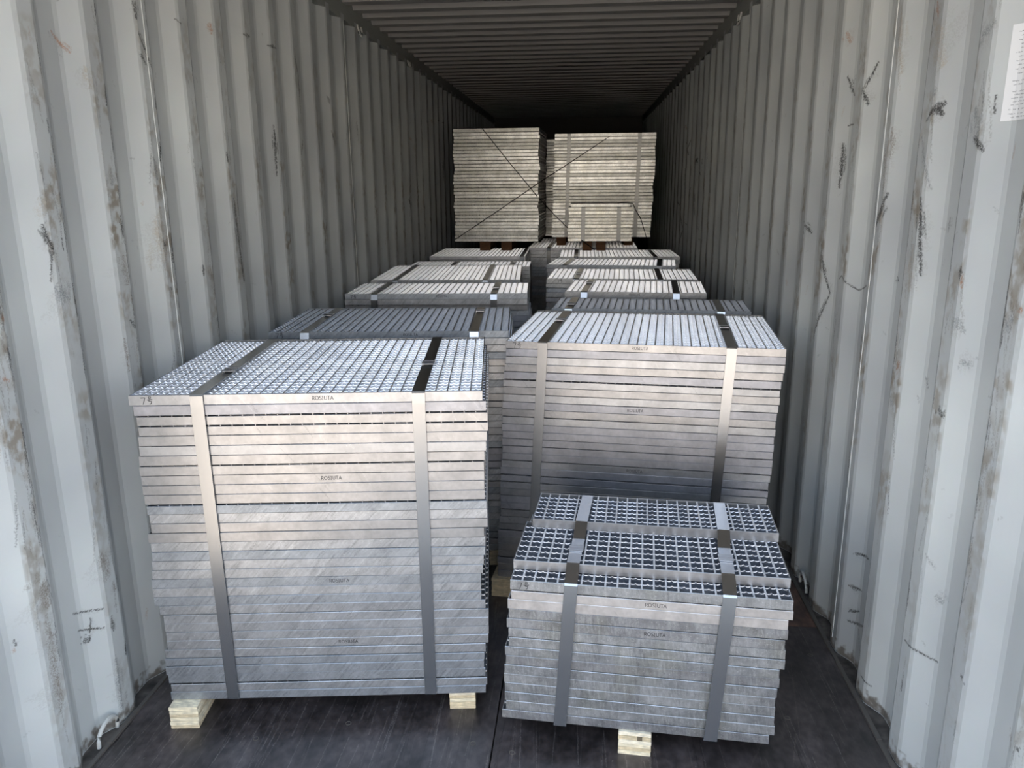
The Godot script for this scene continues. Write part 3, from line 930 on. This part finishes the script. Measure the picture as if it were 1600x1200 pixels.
func bearers(called: String, fl: Vector2, yaw: float, w: float, d: float, h: float) -> void:
	var turn := Basis(Vector3.UP, deg_to_rad(yaw))
	for k in 2:
		var p := Vector3(fl.x, 0, fl.y) + turn * Vector3([0.04, w - 0.05][k], 0, -0.01)
		bearer(Transform3D(turn, p), 0.085, h, d - 0.03, M.wood.slice(1, 2), "plywood bearer under the %s edge of the %s" % [["left", "right"][k], called])


func upper_stacks() -> void:
	var worn := func(_i: int) -> Material: return M.worn[rng.randi() % 3]
	bundle("upper left stack", Vector2(-0.925, -7.30), -1.5, 0.778, 0.92, 1.117, 2.118, 33, 33, 0, 0, worn, [], Vector2(-0.008, 0), {}, -1, 0.007)
	for q in [-0.64, -0.44]:
		bearer(Transform3D(Basis(), Vector3(q - 0.01, 1.0355, -7.29)), 0.098, 0.080, 0.5, M.dark_wood, "brown wooden bearer under the upper left stack, its %s one" % ["outer", "inner"][int(q > -0.5)])
	bundle("strapped upper right stack", Vector2(-0.027, -7.85), -1.0, 0.962, 0.75, 1.119, 2.097, 32, 32, 0, 0, worn, [[0.137, 0.0], [0.808, 0.0]], Vector2(-0.02, 0), {}, -1, 0.006)
	for q in [0.04, 0.70]:
		bearer(Transform3D(Basis(), Vector3(q, 1.0405, -7.84)), 0.09, 0.077, 0.45, M.dark_wood, "brown wooden bearer under the strapped upper right stack, %s one" % ["inner", "wall-side"][int(q > 0.5)])
	bundle("stack in between behind", Vector2(-0.150, -8.85), 0.0, 0.80, 0.6, 1.07, 2.10, 34, 34, 0, 0, worn, [], Vector2(-0.012, 0), {}, -1, 0.006)
	bearer(Transform3D(Basis(), Vector3(0.05, 1.001, -8.86)), 0.09, 0.068, 0.5, M.dark_wood, "brown wooden bearer under the stack set back between the upper stacks")
	# the small bundle standing before the strapped stack; its top panel is narrower and set back
	bundle("small upper bundle", Vector2(0.119, -7.22), 0.0, 0.575, 0.44, 1.122, 1.424, 10, 10, 0, 0, func(_i: int) -> Material: return M.bright[rng.randi() % 2], [[0.135, 0.0], [0.455, 0.0]], Vector2.ZERO, {}, -1, 0.006)
	var p := panel(Transform3D(Basis(), Vector3(0.406, 1.4255, -7.46)), 0.53, 0.38, 0.030, 0.0008, 0, M.worn[0])
	tag(p, "narrower steel grating panel set back on the small upper bundle", "grating")
	for q in [0.295, 0.418]:
		bearer(Transform3D(Basis(), Vector3(q, 1.0405, -7.20)), 0.082, 0.080, 0.11, M.dark_wood, "brown wooden block under the small upper bundle, %s of two" % ["first", "second"][int(q > 0.35)])
	# black tie wires
	wire([Vector3(-0.664, 2.123, -7.283), Vector3(-0.40, 1.80, -7.276), Vector3(-0.168, 1.526, -7.268), Vector3(-0.03, 1.345, -7.74), Vector3(0.11, 1.22, -7.60), Vector3(0.245, 1.13, -7.205), Vector3(0.36, 1.05, -7.15)], "thin black tie wire slanting down from the upper left stack's top edge")
	wire([Vector3(-0.930, 1.137, -7.290), Vector3(-0.55, 1.38, -7.280), Vector3(-0.145, 1.644, -7.268), Vector3(-0.031, 1.735, -7.82), Vector3(0.25, 1.91, -7.84), Vector3(0.555, 2.105, -7.845)], "thin black tie wire rising from the upper left stack's foot across both upper stacks")
	wire([Vector3(0.56, 1.457, -7.30), Vector3(0.61, 1.463, -7.25), Vector3(0.694, 1.455, -7.24), Vector3(0.76, 1.37, -7.7), Vector3(0.815, 1.29, -7.822), Vector3(0.872, 1.115, -7.820)], "loose black wire end beside the small upper bundle")


func wire(p: Array, label: String) -> void:
	var b := MB.new()
	b.tube(PackedVector3Array(p), 0.0038, 6)
	tag(part("tie_wire", b.mesh(), M.wire, self), label, "wire", "tie wires on the upper stacks")


func small_front_bundle() -> void:
	var soiled := func(i: int) -> Material: return M.pale if i in [1, 2] else M.soiled[rng.randi() % 3]
	var yaw := -4.3
	var called := "low front right bundle"
	var turn := Basis(Vector3.UP, deg_to_rad(yaw))
	bundle(called, Vector2(0.056, -1.992), yaw, 0.768, 0.46, 0.076, 0.540, 15, 15, 1, 2, soiled, [], Vector2(-0.032, -0.012), {1: 0.02, 4: 0.035}, 0.022, 0.008)
	var corner := Vector3(0.056, 0, -1.992)
	var dz := 0.064
	var tiers := [[0.055, dz, 0.771, 0.27, 0.540, "shallow steel grating panel lying one step up on the low front right bundle"], [0.080, dz + 0.225, 0.748, 0.215, 0.5705, "shallow steel grating panel at the top and back of the low front right bundle"]]
	for t in tiers:
		var c := corner + turn * Vector3(t[0] - 0.056 + t[2] / 2, 0, -t[1] - t[3] / 2)
		c.y = t[4]
		var p := panel(Transform3D(turn, c), t[2], t[3], 0.030, 0.0008, 2, M.clean[0], M.step_bars)
		tag(p, t[5], "grating")
	# straps climb the steps
	for k in 2:
		var at: float = [0.172, 0.603][k]
		var lx := -0.028
		var e := 0.005
		var y := 0.5705
		var y2 := 0.6005
		var z2 := -dz
		var pts := PackedVector3Array([Vector3(at + lx, 0.075, e - 0.02), Vector3(at + lx, 0.075, e - 0.004), Vector3(at + lx, 0.08, e), Vector3(at, 0.536, e), Vector3(at, 0.5415, e - 0.004), Vector3(at, y - 0.002, z2 + 0.004), Vector3(at, y + 0.001, z2 - 0.002), Vector3(at + 0.004, y + 0.0015, z2 - 0.16), Vector3(at + 0.007, y2 + 0.001, z2 - 0.224), Vector3(at + 0.012, y2 + 0.001, z2 - 0.435), Vector3(at + 0.012, y2 - 0.004, z2 - 0.444), Vector3(at + 0.012, 0.08, z2 - 0.444), Vector3(at + lx, 0.075, z2 - 0.43), Vector3(at + lx, 0.075, e - 0.02)])
		var root := base("steel_strap", Transform3D(turn, corner))
		tag(root, strap_label(called, k, 2), "strap", "steel straps round the grating bundles")
		part("strap_band", ribbon(pts, 0.0185, 0.0009).mesh(), M.strap, root)
		var b := MB.new()
		b.bar_z(-0.021, 0.021, 0.0, 0.0028, -0.02, 0.02, 0.0008)
		b.bar_x(-0.0215, 0.0215, 0.0, 0.0036, -0.012, -0.009, 0.0004)
		b.bar_x(-0.0215, 0.0215, 0.0, 0.0036, 0.008, 0.011, 0.0004)
		part("seal", b.mesh(), M.seal, root).position = Vector3(at + 0.002, y + 0.002, z2 - 0.09)
	bearer(Transform3D(turn, Vector3(0.418, 0, -1.968)), 0.094, 0.0755, 0.42, M.wood, "pale plywood bearer under the low front right bundle")
	var hole := MB.new()
	hole.box(Vector3(-0.007, -0.006, -0.004), Vector3(0.007, 0.006, 0.0006))
	var kn := part("knot", hole.mesh(), plain(Color(0.42, 0.38, 0.31), 0.9), get_node("wooden_bearer_%03d" % (names["wooden_bearer"] - 1)))
	kn.position = Vector3(0.014, 0.057, 0.0012)


# ---------------------------------------------------------------- fittings
func ring_mesh(w: float, hgt: float, lean: float) -> MB:
	var b := MB.new()
	var pts := PackedVector3Array()
	pts.append(Vector3(0, 0, -w / 2))
	for k in 9:
		var a := PI * k / 8
		pts.append(Vector3(lean * (0.35 + 0.65 * sin(a)), hgt * (0.35 + 0.65 * sin(a)), -w / 2 * cos(a)))
	pts.append(Vector3(0, 0, w / 2))
	b.tube(pts, 0.0062, 8)
	return b


func fittings() -> void:
	var where := [[-1.172, 0.0, -1.92, -1.0, "white steel lashing ring standing at the foot of the left wall"], [1.176, 0.0, -3.01, 1.0, "white steel lashing ring standing at the foot of the right wall"]]
	for q in where:
		var o := part("lashing_ring", ring_mesh(0.095, 0.062, q[3] * -0.006).mesh(), M.ring, self)
		o.position = Vector3(q[0], q[1] + 0.001, q[2])
		tag(o, q[4], "lashing ring", "lashing rings")
	for q in [[-1.0, -5.16, "steel lashing ring under the left top rail, the one nearer the door"], [-1.0, -6.6, "steel lashing ring under the left top rail, the one deeper inside"], [1.0, -5.10, "steel lashing ring under the right top rail"]]:
		var o := part("lashing_ring", ring_mesh(0.08, -0.06, q[0] * -0.012).mesh(), M.ring, self)
		o.position = Vector3(q[0] * 1.158, 2.592, q[1])
		tag(o, q[2], "lashing ring", "lashing rings")
	# the paper notice, stuck into the corrugation of the right wall
	var w := 256
	var h := 256
	var d := PackedByteArray()
	d.resize(w * h * 3)
	d.fill(232)
	var r := RandomNumberGenerator.new()
	r.seed = 9
	var rows := [20, 31, 42, 53, 64, 75, 86, 97, 108, 119, 130, 150, 160, 178, 187, 196, 205, 214, 226, 238, 247]
	for y in rows:
		var x := 14 + r.randi_range(0, 12)
		while x < w - 10:
			var l := r.randi_range(6, 20)
			stroke(d, w, h, Vector2(x, y), Vector2(mini(x + l, w - 8), y), 3.0, Color(0.25, 0.25, 0.27), 0.75, 0.7, r)
			x += l + r.randi_range(4, 7)
	var sheet := wall_sheet(1.0, 1.742, 1.952, 1.752, 1.955, 0.0022, 0.0006)
	for i in sheet.v.size():
		sheet.t[i] = Vector2((1.952 + sheet.v[i].z) / 0.21, (1.955 - sheet.v[i].y) / 0.203)
	var pm := StandardMaterial3D.new()
	pm.albedo_texture = tex(d, w, h)
	pm.roughness = 0.8
	tag(part("paper_notice", sheet.mesh(), pm, self), "white printed paper notice stuck on the corrugated wall by the door", "notice")
